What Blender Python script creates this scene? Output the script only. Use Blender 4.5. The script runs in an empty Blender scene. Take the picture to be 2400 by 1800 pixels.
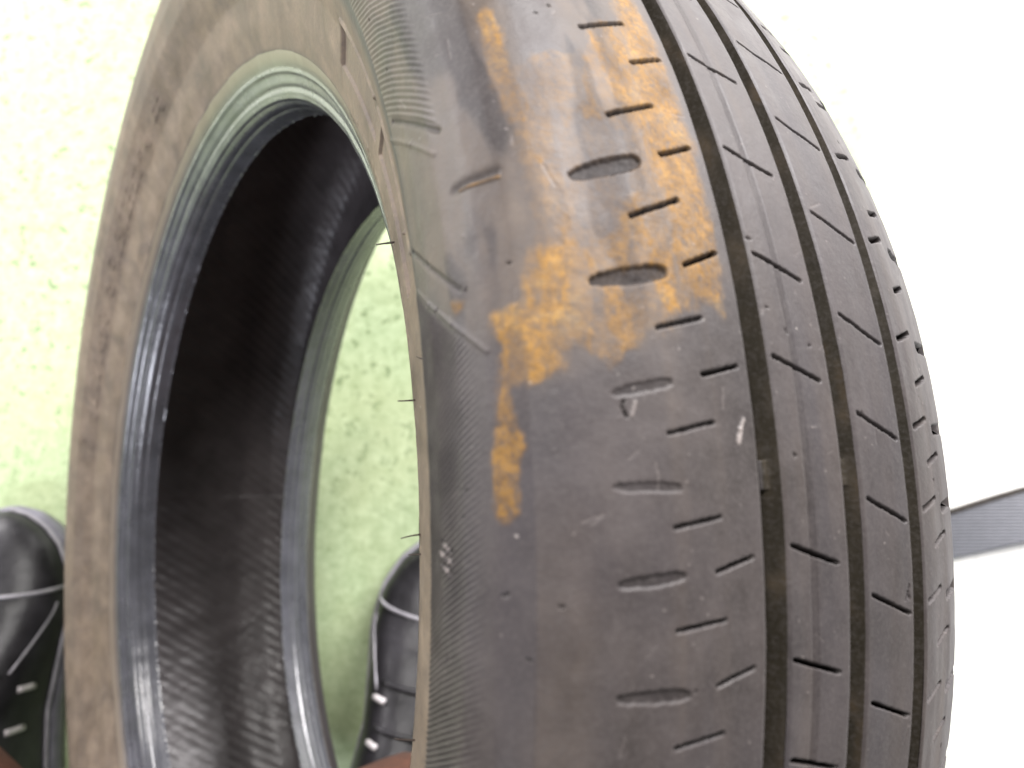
import bpy, math, random
import numpy as np
from mathutils import Vector, Matrix
random.seed(4); rng = np.random.default_rng(7)
scene = bpy.context.scene
C = scene.collection
PITCH = math.radians(8.0)
CAM_H = 0.7510
# ---------------------------------------------------------------- camera
cd = bpy.data.cameras.new('camera'); cam = bpy.data.objects.new('camera', cd); C.objects.link(cam)
cam.location = (0, 0, CAM_H); cam.rotation_euler = (PITCH, 0, 0)
cd.sensor_width = 36; cd.lens = 36*1996.08/2400; cd.clip_start = .01; cd.clip_end = 100
cd.dof.use_dof = True; cd.dof.focus_distance = .27; cd.dof.aperture_fstop = 11
scene.camera = cam
# ---------------------------------------------------------------- light: a dim workshop, a wide open door up and to the right
w = bpy.data.worlds.new('World'); scene.world = w; w.use_nodes = True
w.node_tree.nodes['Background'].inputs[0].default_value = (1, .96, .90, 1)
w.node_tree.nodes['Background'].inputs[1].default_value = .21
def area(name, loc, target, size, power, col):
    l = bpy.data.lights.new(name, 'AREA'); l.shape = 'RECTANGLE'; l.size, l.size_y = size
    l.energy = power; l.color = col
    o = bpy.data.objects.new(name, l); C.objects.link(o); o.location = loc
    o.rotation_euler = (Vector(target)-Vector(loc)).to_track_quat('-Z', 'Y').to_euler(); return o
area('overhead_light', (-.15, .85, 2.1), (0, 0, .2), (1.1, .4), 30, (1, .97, .94))
area('door_light', (1.35, 1.85, 1.3), (.40, .1, .0), (1.5, 1.2), 168, (1, .965, .97))
area('left_light', (-1.6, 1.05, .70), (-.2, .1, .25), (1.4, .6), 55, (1, .96, .97))
area('rear_fill_light', (-1.0, -1.4, 1.5), (-.1, .1, .3), (.9, .5), 40, (.86, .89, 1))  # added fill from an unseen source, lifts the dark liner
scene.view_settings.view_transform = 'Standard'; scene.view_settings.look = 'None'
scene.view_settings.exposure = 0; scene.view_settings.gamma = 1
scene.render.engine = 'CYCLES'
# ---------------------------------------------------------------- tyre geometry (pure numpy)
import numpy as np
F_PX, CEN, AZ, EL = 1996.08, np.array([-0.096717, -0.093486, -0.455220]), -0.605694, -0.037164
EC, ES, KC, KS = -0.036555, -0.032146, 0.003263, 0.000730          # the unmounted casing sags slightly oval
AX = np.array([np.cos(EL)*np.cos(AZ), np.sin(EL), np.cos(EL)*np.sin(AZ)])
UU = np.cross([0, 1, 0], AX); UU /= np.linalg.norm(UU); VV = np.cross(AX, UU)
# outer profile (axial z, radius r) from the near bead toe over the crown to the far bead toe
PROF = np.array([(-.0413,.2132),(-.0475,.2136),(-.0535,.2150),(-.0580,.2185),(-.0600,.2225),(-.0618,.2262),(-.0650,.2300),
 (-.0672,.2335),(-.0715,.2440),(-.0752,.2561),(-.0800,.2640),(-.0850,.2730),(-.0878,.2830),(-.0882,.2930),(-.0862,.3020),(-.0823,.3095),
 (-.0765,.3136),(-.0700,.3159),(-.0600,.3178),(-.0500,.3189),(-.0265,.3197),(0,.3200),(.0278,.3190),(.0400,.3172),(.0530,.3138),
 (.0650,.3088),(.0740,.3030),(.0820,.2945),(.0870,.2840),(.0885,.2720),(.0860,.2560),(.0795,.2339),(.0720,.2210),(.0650,.2120),
 (.0580,.2050),(.0500,.2005),(.0382,.1980)])
def _smooth(P, step=.00025, sig=.0010):
    L = np.r_[0, np.cumsum(np.hypot(*np.diff(P, axis=0).T))]
    s = np.arange(0, L[-1], step)
    Q = np.stack([np.interp(s, L, P[:, 0]), np.interp(s, L, P[:, 1])], 1)
    w = int(3*sig/step); k = np.exp(-.5*(np.arange(-w, w+1)*step/sig)**2); k /= k.sum()
    Qp = np.concatenate([2*Q[0]-Q[w:0:-1], Q, 2*Q[-1]-Q[-2:-w-2:-1]])
    Q = np.stack([np.convolve(Qp[:, i], k, 'valid') for i in (0, 1)], 1)
    T = np.gradient(Q, axis=0); T /= np.linalg.norm(T, axis=1)[:, None]
    N = np.stack([-T[:, 1], T[:, 0]], 1)
    return s, Q, N, L
SS, QQ, NN, LL = _smooth(PROF)
def prof(s):
    return [np.interp(s, SS, a) for a in (QQ[:, 0], QQ[:, 1], NN[:, 0], NN[:, 1])]
def tyre_pt(t, z, r):
    rr = r*(1+EC*np.cos(2*t)+ES*np.sin(2*t))
    zz = z+(KC*np.cos(2*t)+KS*np.sin(2*t))*np.clip(z/.03, -1, 1)
    return CEN+zz[..., None]*AX+rr[..., None]*(np.cos(t)[..., None]*UU+np.sin(t)[..., None]*VV)
def s_of_z(z):          # crown only: arc length at which the profile reaches axial z
    m = (SS > LL[14]) & (SS < LL[27]); return np.interp(z, QQ[m, 0], SS[m])
# ---------------------------------------------------------------- end of tyre geometry
# ---------------------------------------------------------------- helpers
CAMM = np.array([[1, 0, 0], [0, math.cos(PITCH), -math.sin(PITCH)], [0, math.sin(PITCH), math.cos(PITCH)]])
def to_world(P):                                    # fitted frame -> world (a fixed rotation and lift)
    return P @ CAMM.T + np.array([0, 0, CAM_H])
def sstep(a, b, x):
    t = np.clip((x-a)/(b-a), 0, 1); return t*t*(3-2*t)
def vnoise(x, y, seed=0):
    xi, yi = np.floor(x).astype(np.int64), np.floor(y).astype(np.int64); fx, fy = x-xi, y-yi
    fx, fy = fx*fx*(3-2*fx), fy*fy*(3-2*fy)
    def hsh(a, b):
        h = (a*374761393+b*668265263+seed*1442695041) & 0xffffffff
        h = ((h ^ (h >> 13))*1274126177) & 0xffffffff
        return ((h ^ (h >> 16)) & 0xffff)/65535.
    return (hsh(xi, yi)*(1-fx)+hsh(xi+1, yi)*fx)*(1-fy)+(hsh(xi, yi+1)*(1-fx)+hsh(xi+1, yi+1)*fx)*fy
def fbm(x, y, o=4, seed=0):
    v = 0; a = .5; n = 0
    for i in range(o): v = v+a*vnoise(x*2**i, y*2**i, seed+i); n += a; a *= .5
    return v/n
def mesh_obj(name, V, Fq, mats, parent=None, smooth=True, attrs=None, uvmat=None):
    me = bpy.data.meshes.new(name)
    V = np.asarray(V, np.float32); 
    if isinstance(Fq, np.ndarray):
        n = len(Fq); k = Fq.shape[1]
        me.vertices.add(len(V)); me.vertices.foreach_set('co', V.ravel())
        me.loops.add(n*k); me.loops.foreach_set('vertex_index', Fq.astype(np.int32).ravel())
        me.polygons.add(n); me.polygons.foreach_set('loop_start', np.arange(0, n*k, k, dtype=np.int32))
        me.polygons.foreach_set('loop_total', np.full(n, k, np.int32))
    else:
        me.from_pydata(V.tolist(), [], Fq)
    for a, v in (attrs or {}).items():
        at = me.attributes.new(a, 'FLOAT', 'POINT'); at.data.foreach_set('value', np.asarray(v, np.float32).ravel())
    me.update(calc_edges=True); me.validate()
    me.shade_smooth() if smooth else None
    me.materials.append(mats)
    o = bpy.data.objects.new(name, me); C.objects.link(o)
    if parent: o.parent = parent
    return o
def empty(name, loc, label, cat):
    o = bpy.data.objects.new(name, None); C.objects.link(o); o.location = loc; o.empty_display_size = .05
    o['label'] = label; o['category'] = cat; return o

# ---------------------------------------------------------------- materials
class NT:
    def __init__(s, name):
        s.m = bpy.data.materials.new(name); s.m.use_nodes = True; s.t = s.m.node_tree
        s.b = s.t.nodes['Principled BSDF']; s.tc = s.t.nodes.new('ShaderNodeTexCoord')
    def n(s, typ, **k):
        nd = s.t.nodes.new('ShaderNode'+typ)
        for a, v in k.items():
            if hasattr(nd, a): setattr(nd, a, v)
            else: nd.inputs[a].default_value = v
        return nd
    def l(s, a, b): s.t.links.new(a, b)
    def noise(s, scale, detail=4, rough=.55, vec=None, dist=0):
        nd = s.n('TexNoise'); nd.inputs['Scale'].default_value = scale; nd.inputs['Detail'].default_value = detail
        nd.inputs['Roughness'].default_value = rough; nd.inputs['Distortion'].default_value = dist
        s.l(vec or s.tc.outputs['Object'], nd.inputs['Vector']); return nd.outputs['Fac']
    def ramp(s, fac, stops):
        nd = s.n('ValToRGB'); e = nd.color_ramp.elements
        while len(e) < len(stops): e.new(.5)
        for el, (p, c) in zip(e, stops): el.position = p; el.color = (*c, 1) if hasattr(c, '__len__') else (c, c, c, 1)
        s.l(fac, nd.inputs[0]); return nd.outputs[0]
    def mix(s, fac, a, b, mode='MIX'):
        nd = s.n('Mix', data_type='RGBA', blend_type=mode)
        for inp, v in ((nd.inputs[0], fac), (nd.inputs[6], a), (nd.inputs[7], b)):
            if isinstance(v, bpy.types.NodeSocket): s.l(v, inp)
            elif hasattr(v, '__len__'): inp.default_value = (*v, 1)
            else: inp.default_value = v
        return nd.outputs[2]
    def math(s, op, a, b=0, clamp=False):
        nd = s.n('Math', operation=op, use_clamp=clamp)
        for inp, v in ((nd.inputs[0], a), (nd.inputs[1], b)):
            if isinstance(v, bpy.types.NodeSocket): s.l(v, inp)
            else: inp.default_value = v
        return nd.outputs[0]
    def attr(s, name):
        nd = s.n('Attribute', attribute_name=name); return nd.outputs['Fac']
    def bump(s, h, strength=.3, dist=.001, prev=None):
        nd = s.n('Bump'); nd.inputs['Strength'].default_value = strength; nd.inputs['Distance'].default_value = dist
        s.l(h, nd.inputs['Height'])
        if prev: s.l(prev, nd.inputs['Normal'])
        return nd.outputs[0]
    def out(s, col=None, rough=None, nrm=None, **k):
        for inp, v in (('Base Color', col), ('Roughness', rough), ('Normal', nrm)):
            if v is None: continue
            if isinstance(v, bpy.types.NodeSocket): s.l(v, s.b.inputs[inp])
            else: s.b.inputs[inp].default_value = (*v, 1) if hasattr(v, '__len__') else v
        for a, v in k.items(): s.b.inputs[a.replace('_', ' ')].default_value = v
        return s.m

def rubber():
    M = NT('tread rubber')
    big, mid, fine = M.noise(14, 3), M.noise(70, 5, .65), M.noise(900, 3, .6)
    c = M.ramp(big, [(.3, (.031, .0275, .0278)), (.7, (.050, .044, .0485))])
    c = M.mix(M.ramp(mid, [(.35, 0.0), (.75, .55)]), c, (.068, .060, .064))
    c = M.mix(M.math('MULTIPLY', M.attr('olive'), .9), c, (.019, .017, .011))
    tn = M.math('MULTIPLY', M.attr('tan'), M.ramp(M.noise(42, 5, .65, dist=.6), [(.25, .45), (.6, 1)]), True)
    c = M.mix(tn, c, M.ramp(mid, [(.3, (.140, .108, .080)), (.7, (.240, .190, .145))]))
    mud = M.math('MULTIPLY', M.attr('mud'), M.ramp(M.noise(110, 6, .7, dist=1.2), [(.28, .35), (.55, 1)]), True)
    mc = M.ramp(M.noise(85, 5, .7), [(.3, (.14, .078, .028)), (.55, (.29, .162, .050)), (.75, (.40, .260, .100))])
    pit = M.ramp(M.noise(420, 4, .7), [(.36, .45), (.5, 1.0)])
    c = M.mix(M.math('MULTIPLY', mud, pit), c, mc)
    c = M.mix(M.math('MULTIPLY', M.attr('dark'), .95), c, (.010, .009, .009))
    # tiny pale dots scattered over the surface
    g = M.n('TexVoronoi', feature='F1'); g.inputs['Scale'].default_value = 170; M.l(M.tc.outputs['Object'], g.inputs['Vector'])
    gs = M.math('MULTIPLY', M.ramp(g.outputs['Distance'], [(.03, 1.0), (.075, 0.0)]), M.ramp(M.noise(33, 2), [(.6, 0.0), (.68, 1.0)]))
    c = M.mix(gs, c, (.45, .42, .38))
    c = M.mix(M.ramp(fine, [(.45, 0.0), (.8, .5)]), c, (.095, .085, .082))
    c = M.mix(M.attr('pale'), c, (.30, .265, .25))
    r = M.ramp(mid, [(.3, .44), (.7, .60)])
    nb = M.bump(fine, .2, .0003); nb = M.bump(M.noise(260, 4, .7), .22, .0006, nb)
    sp = M.math('MULTIPLY', M.math('SUBTRACT', 1.0, M.math('MAXIMUM', M.attr('dark'), M.math('MULTIPLY', M.attr('olive'), .7))), .36)
    sp = M.math('MULTIPLY', sp, M.math('SUBTRACT', 1.0, M.math('MULTIPLY', M.math('MAXIMUM', M.attr('mud'), M.attr('tan'), True), .7)))
    M.l(sp, M.b.inputs['Specular IOR Level'])
    return M.out(c, r, nb)
def bead_rubber():
    M = NT('bead rubber')
    c = M.mix(M.attr('tan'), M.ramp(M.noise(60, 4), [(.3, (.045, .047, .056)), (.7, (.080, .082, .098))]), (.17, .135, .10))
    n2 = M.noise(350, 3)
    r = M.math('ADD', M.ramp(M.noise(45, 4), [(.3, .20), (.7, .32)]), M.math('MULTIPLY', M.attr('tan'), .2))
    return M.out(c, r, M.bump(n2, .25, .0006), Specular_IOR_Level=.75, Coat_Weight=.5, Coat_Roughness=.3)
def liner_rubber():
    M = NT('inner liner rubber')
    c = M.ramp(M.noise(40, 4, .6), [(.3, (.055, .048, .049)), (.7, (.092, .081, .083))])
    return M.out(c, M.ramp(M.noise(90, 3), [(.3, .36), (.7, .52)]), M.bump(M.noise(300, 3), .2, .0005), Specular_IOR_Level=.5, Coat_Weight=.12, Coat_Roughness=.3)
def floor_mat():
    M = NT('green floor paint')
    c = M.ramp(M.noise(90, 5, .7), [(.3, (.29, .38, .205)), (.7, (.49, .59, .37))])
    c = M.mix(M.ramp(M.noise(9, 3), [(.35, 0.0), (.7, .35)]), c, (.44, .47, .25))
    sp = M.math('MULTIPLY', M.ramp(M.noise(120, 2, .5, dist=.3), [(.60, 0.0), (.65, 1.0)]), M.ramp(M.noise(7, 2), [(.38, .1), (.6, 1.0)]))
    sx = M.n('SeparateXYZ'); M.l(M.tc.outputs['Object'], sx.inputs[0])
    sp2 = M.ramp(M.noise(95, 3, .6, dist=.4), [(.595, 0.0), (.64, 1.0)])
    far = M.math('MULTIPLY', M.math('ADD', sx.outputs['Y'], .05), 6.0, True)          # chips in the paint, more of them away from the tyre
    sp = M.math('MAXIMUM', M.math('MULTIPLY', sp, .5), M.math('MULTIPLY', M.math('MULTIPLY', sp2, far), .85))
    c = M.mix(sp, c, (.17, .23, .11))
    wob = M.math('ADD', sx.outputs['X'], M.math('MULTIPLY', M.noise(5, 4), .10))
    c = M.mix(M.math('MULTIPLY', M.math('SUBTRACT', wob, .37), 14.0, True), c, M.mix(M.math('MULTIPLY', sp2, .25), (.86, .86, .83), (.5, .5, .48)))   # right side whitened in the colour to stand for overexposed floor
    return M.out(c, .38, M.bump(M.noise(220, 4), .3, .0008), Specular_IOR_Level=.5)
def plain(name, col, rough=.5, scale=80, var=.25, bump=.2, **k):
    M = NT(name); a = tuple(x*(1-var) for x in col); b = tuple(min(1, x*(1+var)) for x in col)
    return M.out(M.ramp(M.noise(scale, 4), [(.3, a), (.7, b)]), rough, M.bump(M.noise(scale*5, 3), bump, .0005), **k)
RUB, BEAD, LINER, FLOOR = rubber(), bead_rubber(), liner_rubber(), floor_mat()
HAIR = plain('vent rubber', (.05, .035, .03), .5)

# ---------------------------------------------------------------- the setting
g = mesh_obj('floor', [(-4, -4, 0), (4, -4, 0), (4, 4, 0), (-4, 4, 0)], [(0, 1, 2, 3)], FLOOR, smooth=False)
g['kind'] = 'structure'

# ---------------------------------------------------------------- the tyre
_t = np.linspace(-.6, .6, 200); _z, _r, _a, _b = prof(SS)
TT, Z2 = np.meshgrid(_t, _z, indexing='ij'); _, R2 = np.meshgrid(_t, _r, indexing='ij')
_W = to_world(tyre_pt(TT, Z2, R2)); _i = np.unravel_index(_W[..., 2].argmin(), _W.shape[:2]); BASE = _W[_i].copy()
print('tyre lowest point', BASE)
BASE[2] = 0
tyre = empty('car_tyre', BASE.tolist(), 'worn black car tyre without a rim, orange mud on its shoulder, leaning on green floor', 'tyre')
TH = np.r_[np.arange(2.25, 3.24, .00095), np.arange(3.24, 2.25+2*math.pi, .012)]
NT_ = len(TH)
RM = .32
def seg_d(x, y, a, b):                      # distance to a segment in metres (x = angle*RM, y = s) and parameter along it
    ax, ay, bx, by = a[0]*RM, a[1], b[0]*RM, b[1]
    dx, dy = bx-ax, by-ay; u = np.clip(((x-ax)*dx+(y-ay)*dy)/(dx*dx+dy*dy), 0, 1)
    return np.hypot(x-ax-u*dx, y-ay-u*dy), u
def poly_sd(x, y, P):                       # signed distance, inside > 0
    P = np.array(P)*[RM, 1]; d = np.full(x.shape, 9.); ins = np.zeros(x.shape, bool)
    for p, q in zip(P, np.roll(P, -1, 0)):
        e = q-p; u = np.clip(((x-p[0])*e[0]+(y-p[1])*e[1])/(e@e+1e-12), 0, 1)
        d = np.minimum(d, np.hypot(x-p[0]-u*e[0], y-p[1]-u*e[1]))
        ins ^= ((p[1] > y) != (q[1] > y)) & (x < (q[0]-p[0])*(y-p[1])/(q[1]-p[1]+1e-12)+p[0])
    return np.where(ins, d, -d)
PITCHA = .0815
def continue_row(ts, s0, s1, dt):           # the measured cuts, then the same pitch on round the tyre
    L = [(t, s0, t+dt, s1) for t in ts]; t = ts[-1]+PITCHA
    while t < ts[0]+2*math.pi-PITCHA: L.append((t, s0, t+dt, s1)); t += PITCHA
    return L
SIPES = []   # t0, s0, t1, s1, half width, depth
def add(rows, w, d): SIPES.extend([(*r, w, d) for r in rows])
add(continue_row([2.353, 2.447, 2.553, 2.6484, 2.7414, 2.8225, 2.9605, 3.0416, 3.1136], .1832, .1978, .0165), .00052, .0035)
add(continue_row([2.325, 2.41, 2.505, 2.5959, 2.6904, 2.782, 2.863, 2.9305, 3.0055, 3.0896], .2108, .2262, .0205), .00048, .0035)
add(continue_row([2.44, 2.525, 2.612, 2.7009, 2.794, 2.872, 2.9425, 3.0205, 3.1046], .2375, .2465, -.0085), .0008, .0035)
add(continue_row([2.46, 2.54, 2.6079+.06, 2.7459, 2.833, 2.9035, 2.974, 3.0596, 3.1436], .2440, .2530, -.009), .0008, .0035)
add(continue_row([2.44, 2.525, 2.612, 2.7009, 2.794, 2.872, 2.9425, 3.0205, 3.1046], .2535, .2700, -.006), .0016, .003)
add([(t, .1592, t-.0125, .1698) for t in (2.50, 2.585, 2.6709, 2.7594)], .00060, .0025)
add(continue_row([2.8390, 2.9725, 3.0476, 3.125], .1598, .1706, -.007), .00052, .0025)
add([(t, .1462, t-.0185, .1611) for t in (2.465, 2.56, 2.6439, 2.7264)], .00062, .0014)
add([(t, .1484, t-q, .1614) for t, q in ((2.8075, .009), (2.8795, .0075), (2.9410, .0045))], .00055, .0009)
add(continue_row([3.0070, 3.0821], .1484, .1618, -.002), .00055, .0009)
PADS = [(2.6984, .1332, 2.6809, .1512, .0017, .0009), (2.7765, .1338, 2.7664, .1524, .0017, .0009), (2.8525, .1356, 2.845, .1500, .0010, .0004),
        (2.9125, .1344, 2.9155, .1500, .0009, .0004), (2.9740, .1350, 2.9725, .1500, .0011, .0005), (3.0446, .1344, 3.0491, .1512, .0012, .0005),
        (3.125, .1344, 3.130, .1512, .0012, .0005)]
MUD = [([(2.60,.122),(2.58,.150),(2.70,.150),(2.80,.152),(2.835,.138),(2.815,.126),(2.72,.122)], .38, .003),
 ([(2.55,.1500),(2.53,.171),(2.6619,.171),(2.7219,.171),(2.7654,.1704),(2.782,.1614),(2.7955,.1596),(2.7955,.1524),(2.773,.1488),(2.7639,.141),(2.7474,.1362),(2.7249,.1434),(2.6949,.1482),(2.6634,.1482),(2.6499,.144),(2.6499,.1356),(2.6349,.138)], .95, .0022),
 ([(2.55,.1195),(2.54,.1235),(2.6409,.126),(2.6559,.1248),(2.6544,.1212),(2.6409,.1188)], .9, .0015),
 ([(2.6799,.1248),(2.6844,.1272),(2.7129,.1284),(2.7279,.1308),(2.7414,.1308),(2.7609,.1356),(2.788,.135),(2.8255,.1314),(2.818,.1278),(2.833,.1248),(2.8405,.1212),(2.842,.1188),(2.845,.1146),(2.881,.1164),(2.9065,.114),(2.923,.114),(2.9305,.111),(2.9245,.1086),(2.887,.108),(2.848,.1098),(2.812,.1116),(2.788,.111),(2.7895,.1182),(2.7504,.1206),(2.7474,.1266),(2.7054,.1242)], .95, .0016),
 ([(2.7745,.1338),(2.785,.1506),(2.806,.1458),(2.8225,.1434),(2.8285,.138),(2.806,.1356)], .8, .0014),
 ([(2.7639,.0996),(2.7669,.1044),(2.773,.1032),(2.776,.1002)], 1.0, .0008)]
TAN = [(2.2,.05),(2.2,.1745),(2.5959,.1745),(2.7669,.1716),(2.8,.1596),(2.8315,.1446),(2.83,.1272),(2.8465,.1206),(2.815,.1122),(2.7745,.099),(2.7489,.0888),(2.7189,.0804),(2.70,.066),(2.68,.05)]
STREAK = [(2.30,.130),(2.6259,.1250),(2.6814,.1266),(2.72,.130),(2.7129,.1345),(2.6694,.1338),(2.6274,.1398),(2.30,.142)]
NICKS = [(2.8855, .1686, 2.8770, .1696, .0008, .0003, .9), (2.8770, .1696, 2.8700, .1710, .0005, .0003, .7), (2.8570, .1378, 2.8620, .1374, .00035, -.0009, -1), (2.8620, .1374, 2.8675, .1382, .00035, -.0009, -1), (2.8585, .1406, 2.8670, .1394, .0005, .0002, .45)]
NICKS += [(3.0025, .2262, 3.0085, .2256, .0003, -.0008, -1), (3.0085, .2256, 3.0145, .2244, .0003, -.0008, -1), (3.0085, .2256, 3.0145, .2262, .0003, -.0008, -1)]
NICKS += [(2.936+q*.0028, .0892+(q % 3)*.0016, 2.939+q*.0028, .0905+(q % 3)*.0016, .0005, .0004 if q % 2 else -.0006, .8 if q % 2 else -.9) for q in range(9)]
NICKS += [(2.938, .1134, 2.9385, .1137, .0004, .0003, .8)]
for _ in range(430):
    t, s_ = rng.uniform(2.25, 3.2), rng.uniform(.085, .262); q = rng.random()
    if q < .70: NICKS.append((t, s_, t+rng.normal()*.0004, s_+rng.normal()*.0002, rng.uniform(.00012, .00032), .0001, rng.uniform(.15, .55)))
    elif q < .93:
        a = rng.normal()*.9; l = rng.uniform(.001, .006); NICKS.append((t, s_, t+l*math.cos(a)/.32, s_+l*math.sin(a), rng.uniform(.00018, .00035), -.0001, rng.uniform(.06, .25)))
    else: NICKS.append((t, s_, t+rng.normal()*.0012, s_+rng.normal()*.0004, .0004, -.0004, -.7))
def local(T, S, a0, a1, b0, b1):
    i = np.where((T[:, 0] >= a0) & (T[:, 0] <= a1))[0]; j = np.where((S[0] >= b0) & (S[0] <= b1))[0]
    return (slice(i[0], i[-1]+1), slice(j[0], j[-1]+1)) if len(i) and len(j) else None
PALE = []
def surface(T, S, rib=None):
    """height over the profile and the dirt and recess-shade masks, for a grid of angle T and arc length S"""
    X, H = T*RM, np.zeros_like(T)
    mud, tan, dark = np.zeros_like(T), np.zeros_like(T), np.zeros_like(T)
    # wear: slow waviness and scuffing
    H += (fbm(X*18, S*90, 3, 3)-.5)*.0007*sstep(.10, .13, S)+(fbm(X*160, S*160, 3, 5)-.5)*.00016
    for t0, s0, t1, s1, w, d in SIPES:
        for off in (0,):
            k = local(T, S, min(t0, t1)-.012, max(t0, t1)+.012, min(s0, s1)-.003, max(s0, s1)+.003)
            if k:
                x, y = X[k], S[k]
                D, u = seg_d(x, y, (t0, s0), (t1, s1))
                D = D+(fbm(x*1500, y*1500, 2, 9)-.5)*.00035
                m = 1-sstep(w*.55, w*1.15, D); H[k] -= d*m; dark[k] = np.maximum(dark[k], m)  # cuts also blackened in colour, to deepen their shade
    for t0, s0, t1, s1, w, d in PADS:
        k = local(T, S, min(t0, t1)-.02, max(t0, t1)+.02, min(s0, s1)-.005, max(s0, s1)+.005)
        if k:
            x, y = X[k], S[k]; D, u = seg_d(x, y, (t0, s0), (t1, s1)); ww = w*(.55+.9*np.sqrt(np.clip(u*(1-u)*4, 0, 1))*.6+.25*u)
            D = D+(fbm(x*900, y*900, 3, 11)-.5)*.0007
            m = 1-sstep(ww*.75, ww*1.12, D); H[k] -= d*m*(.8+.4*fbm(x*500, y*200, 2, 4)); dark[k] = np.maximum(dark[k], m*(.72 if d > .0008 else .38))
    # near sidewall mouldings
    sw = sstep(.036, .04, S)*(1-sstep(.113, .117, S))
    cut = 2.7189+3.25*(S-.0804)                              # the serrated band starts below a slanting line
    ser = sstep(0, .012, T-cut)*sstep(.0745, .0775, S)*(1-sstep(.092, .1080, S))
    ph = (X+.48*S)/.00158*2*math.pi
    H += ser*.00030*np.sin(ph)*(.55+.7*vnoise(X*200, S*200, 2))*(T < 3.24)
    dark = np.maximum(dark, ser*.35*sstep(.2, .9, -np.sin(ph))*(T < 3.24))  # shade between the serrations put into the colour
    H -= .0005*np.exp(-((S-.0745)/.0009)**2)*sstep(2.68, 2.72, T)*(T < 4)
    def gro(a, b, w, d):
        k = local(T, S, min(a[0], b[0])-.02, max(a[0], b[0])+.02, min(a[1], b[1])-.004, max(a[1], b[1])+.004)
        if k:
            D, u = seg_d(X[k], S[k], a, b); m = np.exp(-(D/w)**2); H[k] += d*m
            if d < 0: dark[k] = np.maximum(dark[k], .45*m)  # recessed mouldings get painted shade too
    gro((2.6780, .0790), (2.7144, .0900), .0007, -.0006); gro((2.7144, .0900), (2.7579, .1026), .0007, -.0004)
    gro((2.7189, .0804), (2.7474, .0894), .0005, .0003); gro((2.7474, .0894), (2.779, .099), .0005, .0004); gro((2.779, .099), (2.812, .109), .0005, .00025)
    gro((2.5374, .0744), (2.6034, .0918), .0006, .0003); gro((2.6034, .0918), (2.6394, .1008), .0006, .0003)
    gro((2.5450, .0825), (2.6240, .1033), .0007, -.0005)
    gro((2.26, .0645), (2.430, .0645), .0007, .0009); gro((2.448, .0645), (2.62, .0645), .0007, .0009); gro((2.62, .0645), (2.665, .0730), .0007, .0007)
    gro((2.6814, .1050), (2.6874, .1165), .0012, -.0004); gro((2.6850, .1065), (2.6925, .1168), .0004, .0004)
    k = local(T, S, 2.25, 2.66, .068, .110)
    if k:
        x, t, s = X[k], T[k], S[k]
        edge = 2.4878+3.98*(s-.069)
        H[k] += .00016*np.sin((x-1.2*(s-.0822))/.00235*2*math.pi)*sstep(.0, .006, edge-t)*sstep(.078, .083, s)*(1-sstep(.101, .104, s))
    for a0, a1 in ((2.20, 2.430), (2.448, 2.660)):            # two long recessed panels beside the rim edge
        k = local(T, S, a0-.02, a1+.02, .044, .062)
        if k:
            t, s = T[k], S[k]; lim = .0615-.004*sstep(a1-.07, a1, t)
            H[k] -= .0010*sstep(a0, a0+.004, t)*(1-sstep(a1-.004, a1, t))*sstep(.0485, .0492, s)*(1-sstep(lim-.0008, lim, s))
    # moulding flash along the rim edge and the shoulder mould line
    H += .0007*np.exp(-((S-.0392)/.0009)**2)*(fbm(X*420, S*30, 2, 21)-.25)*(T > 2.3)*(T < 3.3)
    H += .00014*np.exp(-((S-.1174)/.0010)**2)*sstep(2.8, 2.95, T)
    # faint raised characters on the far limb of the near sidewall
    tt = np.mod(T, 2*math.pi)
    k = np.where((tt[:, 0] > .12) & (tt[:, 0] < 1.25))[0]
    if len(k):
        k = k
        tk, sk = tt[k], S[k]; ch = np.floor(tk/.042); f = tk/.042-ch
        on = (vnoise(ch*7.3, ch*0+2, 8) > .25)*(f > .2)*(f < .85)
        st = vnoise(np.floor(f*5)+ch*11, np.floor((sk-.064)/.0022)+ch*3, 12) > .45
        H[k] += .0007*on*st*(sk > .064)*(sk < .075)
    # dirt and brown tint, plus a sheen band painted on the shoulder
    tan = np.maximum(tan, sstep(.034, .038, S)*(1-sstep(.069, .078, S)))
    tan = np.maximum(tan, .9*((tt < 2.0) | (tt > 4.2))*sstep(.034, .040, S)*(1-sstep(.10, .12, S)))
    tan = np.maximum(tan, .24*sstep(.1170, .1182, S)*(1-sstep(.124, .138, S))*sstep(2.86, 2.98, T)*(T < 4))  # lighter shoulder band: soft sheen put into the colour
    tan = np.maximum(tan, .30*fbm(X*12, S*160, 3, 33)**2*sstep(.125, .135, S)*(T < 4)*(T > 2.2))
    tan = np.maximum(tan, .20*fbm(X*14, S*60, 3, 35)*(S < .178)*(S > .08))
    tan *= .78+.3*fbm(X*30, S*30, 3, 31)
    k = local(T, S, 2.25, 3.30, .08, .178)
    if k:
        x, s = X[k], S[k]
        nz = (fbm(x*120, s*150, 4, 41)-.5); nf = (fbm(x*500, s*900, 3, 43)-.5)
        d = poly_sd(x, s, TAN)+nz*.009; tan[k] = np.maximum(tan[k], (.22+.34*fbm(x*40, s*260, 4, 45))*sstep(-.006, .009, d))
        d = poly_sd(x, s, STREAK)+nz*.004; tan[k] *= 1-.75*sstep(-.003, .004, d)
        sm = sstep(.50, .66, fbm(x*26+s*20, s*95-x*12, 4, 63))*sstep(.085, .10, s)*(1-sstep(.150, .158, s))*(1-sstep(2.74, 2.86, T[k]))
        tan[k] *= 1-.75*sm; dark[k] = np.maximum(dark[k], .30*sm)
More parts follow.
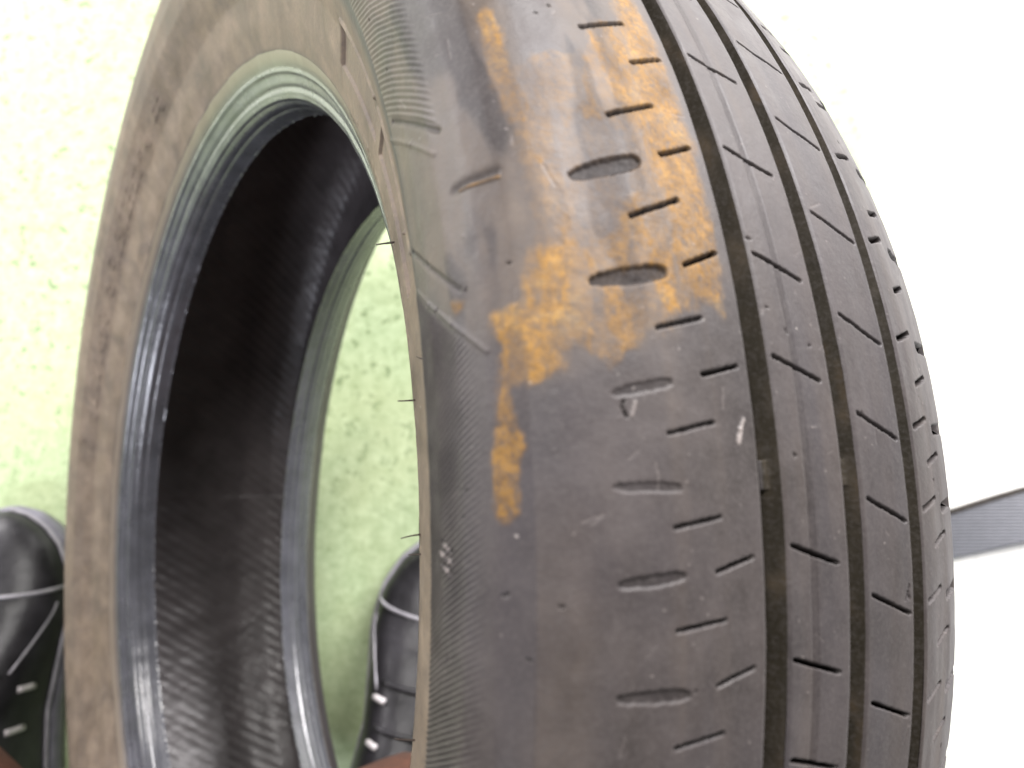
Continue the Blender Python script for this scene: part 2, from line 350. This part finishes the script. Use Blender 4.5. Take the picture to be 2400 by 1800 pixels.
        strip_ = [(2.50,.1605),(2.49,.1700),(2.62,.1712),(2.74,.1708),(2.795,.1690),(2.785,.1640),(2.795,.1600),(2.76,.1555),(2.72,.1560),(2.66,.1530),(2.60,.1560)]
        d = poly_sd(x, s, strip_)+nz*.005+nf*.002; mud[k] = np.maximum(mud[k], (.55+.5*fbm(x*30, s*260, 4, 53))*sstep(-.0015, .0025, d))
        for P, a, amp in MUD:
            d = poly_sd(x, s, P)+nz*amp*2.6+nf*amp*1.1
            body = .45+.55*sstep(.38, .60, fbm(x*55, s*190, 4, 51))
            mud[k] = np.maximum(mud[k], a*sstep(-.0008, .0016, d)*body)
        D, u = seg_d(x, s, (2.6850, .1068), (2.6925, .1168)); mud[k] = np.maximum(mud[k], .8*(1-sstep(.0002, .0006, D)))
        mud[k] *= 1-dark[k]*.95; tan[k] *= 1-dark[k]*.8
        mud[k] *= .72+.38*sstep(.30, .48, fbm(x*650, s*900, 3, 57))
        H[k] += mud[k]*.00018*(fbm(x*700, s*700, 3, 61))
    else:
        k = local(T, S, 2.25, 3.30, .0, .08)
    pale = np.zeros_like(T)
    for t0, s0, t1, s1, w, d, p in NICKS:
        k = local(T, S, min(t0, t1)-.006, max(t0, t1)+.006, min(s0, s1)-.002, max(s0, s1)+.002)
        if k and X[k].size:
            D, u = seg_d(X[k], S[k], (t0, s0), (t1, s1)); m = 1-sstep(w*.4, w*1.2, D+(fbm(X[k]*2500, S[k]*2500, 2, 7)-.5)*w*.9)
            H[k] += d*m; pale[k] = np.maximum(pale[k], max(p, 0)*m); dark[k] = np.maximum(dark[k], max(-p, 0)*m)
    PALE.append(pale)
    if rib:
        e = np.minimum(S-rib[0], rib[1]-S) if rib[2] == 'both' else (rib[1]-S if rib[2] == 'hi' else S-rib[0])
        H -= .0005*(1-sstep(0, .0011, e))**2
    return H, mud, tan, dark
def strip(name, S1, mat, rib=None, H=None, th=TH, extra=None, parent=tyre):
    S1 = np.asarray(S1, float); T, S = np.meshgrid(th, S1, indexing='ij')
    z, r, nz, nr = prof(S1)
    if H is None: H, mud, tan, dark = surface(T, S, rib)
    else: mud, tan, dark = np.zeros_like(T), np.zeros_like(T), np.zeros_like(T)
    ol = np.zeros_like(T)
    if extra is not None: mud, tan, dark, ol, H = extra(T, S, mud, tan, dark, ol, H)
    P = to_world(tyre_pt(T, z[None]+nz[None]*H, r[None]+nr[None]*H))-BASE
    n, m = T.shape; idx = np.arange(n*m).reshape(n, m); nx = np.roll(idx, -1, 0)
    Fq = np.stack([idx[:, :-1], nx[:, :-1], nx[:, 1:], idx[:, 1:]], -1).reshape(-1, 4)
    return mesh_obj(name, P.reshape(-1, 3), Fq, mat, parent, attrs={'mud': mud, 'tan': tan, 'dark': dark, 'olive': ol, 'pale': PALE.pop() if PALE else np.zeros_like(T)})
def srange(a, b, step): return np.linspace(a, b, max(2, int(round((b-a)/step))+1))
G1, G2, G3 = (.1745, .1812), (.2022, .2082), (.2286, .2345)
SPL = [0, .0358, .1174, G1[0], G1[1], G2[0], G2[1], G3[0], G3[1], .2682, .3799, SS[-1]]
strip('sidewall', srange(.0358, .1174, .00036), RUB)
strip('shoulder_rib', srange(.1174, G1[0], .00038), RUB, (.1174, G1[0], 'hi'))
LINE = []
def rib2x(T, S, mud, tan, dark, ol, H):
    for c, a in ((.1892, .0004), (.1900, .0003), (.1908, .0003)):
        wob = (fbm(T*8, T*0, 2, 71)-.5)*.0006
        H = H-a*np.exp(-((S-c-wob)/.00028)**2); dark = np.maximum(dark, .35*np.exp(-((S-c-wob)/.00028)**2))
    return mud, tan, dark, ol, H
strip('tread_rib', srange(G1[1], G2[0], .0004), RUB, (G1[1], G2[0], 'both'), extra=rib2x)
strip('tread_rib', srange(G2[1], G3[0], .0004), RUB, (G2[1], G3[0], 'both'))
strip('shoulder_rib', srange(G3[1], .2682, .0005), RUB, (G3[1], .2682, 'lo'))
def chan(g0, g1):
    wl, wr = .0006, .0026
    S1 = np.r_[srange(g0, g0+wl, .0003), srange(g0+wl+.0004, g1-wr-.0004, .0006), srange(g1-wr, g1, .0004)]
    T, S = np.meshgrid(TH, S1, indexing='ij')
    D = .0062*np.minimum(1, np.minimum((S-g0)/wl, (g1-S)/wr))
    for tc in np.arange(2.905-6*.523, 2.905+8*.523, .5236):       # wear bars
        D = np.minimum(D, np.where(np.abs(T-tc) < .012, .0026, 9)+9*sstep(.011, .016, np.abs(T-tc)))
    D = D+(fbm(T*RM*300, S*300, 3, 81)-.5)*.0006*(D > .0005)
    H = -D-.0005
    H[:, 0] = H[:, -1] = -.0005
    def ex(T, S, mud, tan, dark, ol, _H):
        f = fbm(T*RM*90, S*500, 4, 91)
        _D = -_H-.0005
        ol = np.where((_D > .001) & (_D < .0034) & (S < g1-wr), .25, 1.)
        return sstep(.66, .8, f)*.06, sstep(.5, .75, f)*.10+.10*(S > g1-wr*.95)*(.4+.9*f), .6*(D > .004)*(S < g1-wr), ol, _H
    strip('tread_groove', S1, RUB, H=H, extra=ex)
for g_ in (G1, G2, G3): chan(*g_)
th_c = np.r_[np.arange(0, 2*math.pi, .008)]
strip('sidewall', srange(.2682, .3799, .0015), RUB, th=th_c, H=np.zeros((len(th_c), 75+1)) if False else None)
def beadx(T, S, mud, tan, dark, ol, H):
    near = S < .1
    H = (fbm(T*RM*60, S*60, 2, 3)-.5)*.0004
    d = np.where(near, S, SS[-1]-S)
    H = H+.0006*np.exp(-((d-.0160)/.0009)**2)-.0009*np.exp(-((d-.0205)/.0012)**2)+.0007*np.exp(-((d-.0275)/.0010)**2)-.0005*np.exp(-((d-.0090)/.0010)**2)
    H = H+.0013*np.exp(-(d/.0008)**2)*(vnoise(T*RM*380, T*0, 5)-.3)
    return mud, sstep(.027, .034, d)*.9, dark, ol, H
th_b = np.r_[np.arange(0, 2*math.pi, .004)]
strip('bead', srange(0, .0358, .0004), BEAD, th=TH if False else th_b, H=np.zeros((len(th_b), 90)), extra=beadx) if False else None
def bead(a, b):
    S1 = srange(a, b, .0005); strip('bead', S1, BEAD, th=th_b, H=np.zeros((len(th_b), len(S1))), extra=beadx)
bead(0, .0360); bead(.3797, SS[-1])
# inner liner, toe to toe
IN = np.array([(-.0413,.2132),(-.0440,.2150),(-.0520,.2225),(-.0600,.2350),(-.0690,.2480),(-.0765,.2620),(-.0800,.2760),(-.0795,.2880),(-.0740,.2980),(-.0620,.3045),
 (-.04,.3080),(0,.3095),(.04,.3070),(.0620,.3010),(.0740,.2930),(.0795,.2800),(.0790,.2640),(.0720,.2400),(.0620,.2230),(.0520,.2100),(.0430,.2005),(.0382,.1980)])
def liner():
    s, Q, N, L = _smooth(IN, .0010, .003)
    th = np.arange(0, 2*math.pi, .0028); T, S = np.meshgrid(th, s, indexing='ij')
    env = sstep(.065, .10, S)*(1-sstep(s[-1]-.07, s[-1]-.04, S))*(.7+.5*vnoise(T*9, S*40, 14))
    ph = (T*.305+.75*(S-s[-1]/2))/.0092*2*math.pi
    H = env*.00019*np.sin(ph)*(.6+.5*vnoise(T*40, S*60, 3))+(fbm(T*25, S*60, 3, 6)-.5)*.0012
    z, r = Q[:, 0], Q[:, 1]
    P = to_world(tyre_pt(T, z[None]-N[None, :, 0]*H, r[None]-N[None, :, 1]*H))-BASE
    n, m = T.shape; idx = np.arange(n*m).reshape(n, m); nx = np.roll(idx, -1, 0)
    Fq = np.stack([idx[:, :-1], idx[:, 1:], nx[:, 1:], nx[:, :-1]], -1).reshape(-1, 4)
    mesh_obj('inner_liner', P.reshape(-1, 3), Fq, LINER, tyre)
liner()
# vent spews: thin rubber whiskers left by the mould
def whisker(t, s, length, rad, bend, along=(0, 0)):
    z, r, nz, nr = [float(v) for v in prof(np.array([s]))] if False else [float(v[0]) for v in prof(np.array([s]))]
    p0 = to_world(tyre_pt(np.array(t), np.array(z), np.array(r)))
    p1 = to_world(tyre_pt(np.array(t+along[0]), np.array(z+nz*.01), np.array(r+nr*.01)))
    d = (p1-p0); d /= np.linalg.norm(d); up = np.array([0, 1., 0]); V, Fc = [], []
    sx = np.cross(d, up); sx /= np.linalg.norm(sx); sy = np.cross(sx, d)
    for i in range(6):
        u = i/5; c = p0-d*.0008+d*length*u+(sy*bend[0]+sx*bend[1])*u*u*length-BASE; q = rad*(1-.45*u)
        for k in range(6): V.append(c+q*(sx*math.cos(k*math.pi/3)+sy*math.sin(k*math.pi/3)))
    for i in range(5):
        for k in range(6): Fc.append((i*6+k, i*6+(k+1) % 6, (i+1)*6+(k+1) % 6, (i+1)*6+k))
    Fc.append(tuple(range(5, -1, -1))); Fc.append(tuple(range(30, 36)))
    mesh_obj('vent_spew', V, Fc, HAIR, tyre)
for t, s, l, r_, b in ((2.5614, .0415, .0062, .00038, (0, .0)), (2.7684, .041, .0056, .00032, (.05, 0)), (2.9230, .040, .0062, .0003, (-.1, 0)),
                       (2.9455, .040, .0042, .0003, (.02, 0)), (3.1556, .0415, .0062, .0003, (.1, 0)), (2.752, .060, .0026, .0003, (.5, .5)), (3.35, .041, .006, .0003, (0, 0))):
    whisker(t, s, l, r_, b)
# ---------------------------------------------------------------- the person standing at the tyre: shoes and trouser legs
SHOE = plain('black shoe leather', (.020, .019, .022), .36, 26, .85, .8, Specular_IOR_Level=.35)
SOLE = plain('grey shoe sole', (.19, .18, .23), .45)
PIPE = plain('pale shoe piping', (.32, .31, .34), .4)
EYE = plain('white eyelet', (.55, .52, .53), .35)
CLOTH = plain('rust brown cloth', (.062, .022, .012), .85, 150, .3, .6)
person = empty('person', (-.25, -.25, 0), 'person in rust brown trousers and black shoes with white eyelets, standing astride the leaning tyre', 'person')
person['label'] = 'person in rust brown trousers and black shoes standing beside the leaning tyre'
PW = np.array([-.25, -.25, 0])
YS = np.array([0, -.004, -.014, -.03, -.055, -.085, -.12, -.16, -.20, -.24, -.265, -.28, -.286])
WS = np.array([.004, .018, .032, .0425, .0485, .049, .045, .0395, .0375, .037, .034, .022, .004])
HS = np.array([.030, .036, .044, .050, .056, .066, .080, .098, .115, .122, .118, .100, .06])
OX = np.array([-.006, -.006, -.005, -.003, 0, 0, -.003, -.005, -.003, 0, 0, 0, 0])
def shoe(ox, oy, ang, mirror, eyes, ea):
    ca, sa = math.cos(ang), math.sin(ang)
    def tr(P):
        P = np.asarray(P, float).copy(); P[:, 0] *= mirror
        return np.stack([ca*P[:, 0]-sa*P[:, 1]+ox, sa*P[:, 0]+ca*P[:, 1]+oy, P[:, 2]], 1)-PW
    n = 40; yy = -(.286)*(.5-.5*np.cos(np.linspace(0, math.pi, n))); y_ = -yy
    w, h, cx = [np.interp(y_, -YS, a) for a in (WS, HS, OX)]
    th = np.linspace(0, math.pi, 25); V = []
    for k in range(n):
        for a in th:
            c, s = math.cos(a), math.sin(a)
            x = w[k]*math.copysign(abs(c)**.75, c); z = .022+(h[k]-.022)*max(0, s)**.8
            crease = .0022*math.sin(yy[k]*230+c*2)*sstep(.05, .08, y_[k])*(1-sstep(.11, .14, y_[k]))*s
            V.append((x+cx[k], yy[k], z+crease))
    i = np.arange(n*25).reshape(n, 25)
    Fq = np.stack([i[:-1, :-1], i[1:, :-1], i[1:, 1:], i[:-1, 1:]], -1).reshape(-1, 4)
    up = mesh_obj('shoe', tr(V), Fq, SHOE, person)
    # sole: outline a little wider than the upper, rounded edge
    V = []; prof_ = [(-.003, .001), (.0035, .003), (.0045, .012), (.0035, .021), (.0005, .0245), (-.004, .0248)]
    out = [(w[k]+cx[k], yy[k]) for k in range(n)]+[(-w[k]+cx[k], yy[k]) for k in range(n-1, -1, -1)]
    out = np.array(out); tg = np.roll(out, -1, 0)-np.roll(out, 1, 0); tg /= np.linalg.norm(tg, axis=1)[:, None]+1e-9
    nn = np.stack([-tg[:, 1], tg[:, 0]], 1)
    if ((out+nn*.001-[0, -.14])**2).sum() < ((out-[0, -.14])**2).sum(): nn = -nn
    for d, z in prof_: V += [(p[0]+q[0]*d, p[1]+q[1]*d, z) for p, q in zip(out, nn)]
    m = len(out); i = np.arange(m*6).reshape(6, m); j = np.roll(i, -1, 1)
    Fq = np.stack([i[:-1], j[:-1], j[1:], i[1:]], -1).reshape(-1, 4)
    mesh_obj('sole', tr(V), [tuple(map(int, f)) for f in Fq]+[tuple(range(m-1, -1, -1))], SOLE, up)
    def tube(name, pts, rad, mat):
        pts = np.array(pts, float); V, Fc = [], []; T = np.gradient(pts, axis=0); T /= np.linalg.norm(T, axis=1)[:, None]
        for p, t in zip(pts, T):
            a = np.cross(t, [0, 0, 1.]); a /= np.linalg.norm(a)+1e-9; b = np.cross(a, t)
            V += [p+rad*(a*math.cos(q)+b*math.sin(q)) for q in np.arange(8)*math.pi/4]
        for s in range(len(pts)-1): Fc += [(s*8+q, s*8+(q+1) % 8, s*8+8+(q+1) % 8, s*8+8+q) for q in range(8)]
        Fc += [tuple(range(7, -1, -1)), tuple(range(len(V)-8, len(V)))]
        return mesh_obj(name, tr(V), Fc, mat, up)
    def at(y, a):
        k = -y; ww, hh, c_ = [float(np.interp(k, -YS, q)) for q in (WS, HS, OX)]; c, s = math.cos(a), math.sin(a)
        return (ww*math.copysign(abs(c)**.75, c)+c_, y, .022+(hh-.022)*max(0, s)**.8+.0006)
    rand = [(p[0]+q[0]*.0012, p[1]+q[1]*.0012, .0265) for p, q in zip(out, nn)]
    tube('welt', rand[:-1], .0017, PIPE)
    tube('toe_seam', [at(-.062-.006*math.sin(a), a) for a in np.linspace(.12, math.pi-.12, 24)], .0016, PIPE)
    for sgn in (1, -1):
        tube('side_seam', [at(-.075-.05*u, math.pi/2-sgn*(1.25-.55*u)) for u in np.linspace(0, 1, 12)], .0010, PIPE)
        for ye in eyes:
            tube('eyelet', [at(ye, math.pi/2-sgn*a) for a in np.linspace(ea, ea+.28, 5)], .0026, EYE)
    tube('lace', [at(eyes[0]+.012, a) for a in np.linspace(1.0, math.pi-1.0, 10)], .0026, SHOE)
    tube('lace', [at(eyes[1]+.012, a) for a in np.linspace(1.0, math.pi-1.0, 10)], .0026, SHOE)
    return up
shoe(-.420, -.006, math.radians(2), 1, (-.138, -.168), .95)
shoe(-.046, -.027, math.radians(-14), -1, (-.130, -.160), .44)
def skin(name, pts, edges, mat, parent, sub=2):
    me = bpy.data.meshes.new(name); me.from_pydata([tuple(np.array(p[:3])-PW) for p in pts], edges, []); me.update()
    o = bpy.data.objects.new(name, me); C.objects.link(o); o.parent = parent
    sm = o.modifiers.new('skin', 'SKIN'); sm.use_smooth_shade = True
    for v, p in zip(me.skin_vertices[0].data, pts): v.radius = (p[3], p[3])
    me.skin_vertices[0].data[0].use_root = True
    ss = o.modifiers.new('sub', 'SUBSURF'); ss.levels = ss.render_levels = sub
    me.materials.append(mat); return o
skin('trousers', [(-.255, -.56, .86, .17), (-.255, -.58, .98, .165), (-.35, -.50, .74, .10), (-.40, -.33, .46, .08), (-.405, -.265, .22, .085), (-.378, -.180, .098, .108),
                  (-.16, -.50, .74, .10), (-.11, -.33, .46, .08), (-.075, -.275, .22, .078), (-.055, -.205, .092, .100)],
     [(0, 1), (0, 2), (2, 3), (3, 4), (4, 5), (0, 6), (6, 7), (7, 8), (8, 9)], CLOTH, person)

# ---------------------------------------------------------------- grey webbing strap lying on the floor behind the tyre
def webbing():
    M = NT('grey webbing'); wv = M.n('TexWave', wave_type='BANDS', bands_direction='Y'); wv.inputs['Scale'].default_value = 110; wv.inputs['Distortion'].default_value = 1.2
    M.l(M.tc.outputs['Object'], wv.inputs['Vector'])
    c = M.mix(M.noise(120, 4), (.10, .104, .115), (.18, .184, .20))
    c = M.mix(M.math('MULTIPLY', wv.outputs['Fac'], .45), c, (.36, .37, .42))
    return M.out(c, .5, M.bump(wv.outputs['Fac'], .6, .0008))
WEB = webbing(); WEBD = plain('dark webbing edge', (.045, .038, .032), .7)
strap = empty('strap', (.38, -.03, 0), 'grey woven webbing strap with a dark edge lying on the floor behind the tyre', 'strap')
strap['label'] = 'grey woven strap with dark edge lying on the floor right of the tyre'
def ribbon(name, path, wid, thick, lean, mat, off=0, par=strap):
    P = np.array(path); u = np.linspace(0, len(P)-1, 90); P = np.stack([np.interp(u, range(len(P)), P[:, i]) for i in range(3)], 1)
    for _ in range(60): P[1:-1] = P[1:-1]*.5+(P[:-2]+P[2:])*.25
    T = np.gradient(P, axis=0); T /= np.linalg.norm(T, axis=1)[:, None]; V = []; nw = 22; wid0, lean0 = wid, lean
    for i, (p, t) in enumerate(zip(P, T)):
        lean = math.radians(6+22*float(1-sstep(.34, .47, np.array(p[0])))); wid = wid0
        side = np.cross([0, 0, 1], t); side /= np.linalg.norm(side); side = side*math.cos(lean)+np.array([0, 0, 1])*math.sin(lean); nr = np.cross(t, side)
        for k in range(nw+1):
            a = k/nw-.5; rr = .00025*math.sin(k*math.pi)+0
            V.append(p+side*(a*wid+off)+nr*(thick/2+rr))
        for k in range(nw, -1, -1): V.append(p+side*((k/nw-.5)*wid+off)-nr*thick/2)
    m = 2*(nw+1); n = len(P); i = np.arange(n*m).reshape(n, m); j = np.roll(i, -1, 1)
    Fq = np.stack([i[:-1], j[:-1], j[1:], i[1:]], -1).reshape(-1, 4)
    return mesh_obj(name, np.array(V)-np.array(strap.location), Fq, mat, par)
path = [(x, y, z+.009*float(1-sstep(.34, .47, np.array(x)))) for x, y, z in [(.12, -.085, .003), (.25, -.060, .003), (.35, -.034, .005), (.42, -.016, .008), (.50, .004, .008), (.62, .02, .004), (.9, .05, .003)]]
ribbon('webbing', path, .043, .0016, math.radians(6), WEB)
ribbon('edge_binding', [(x, y+.0012, z+.0006) for x, y, z in path], .0036, .0030, math.radians(6), WEBD, .0220)
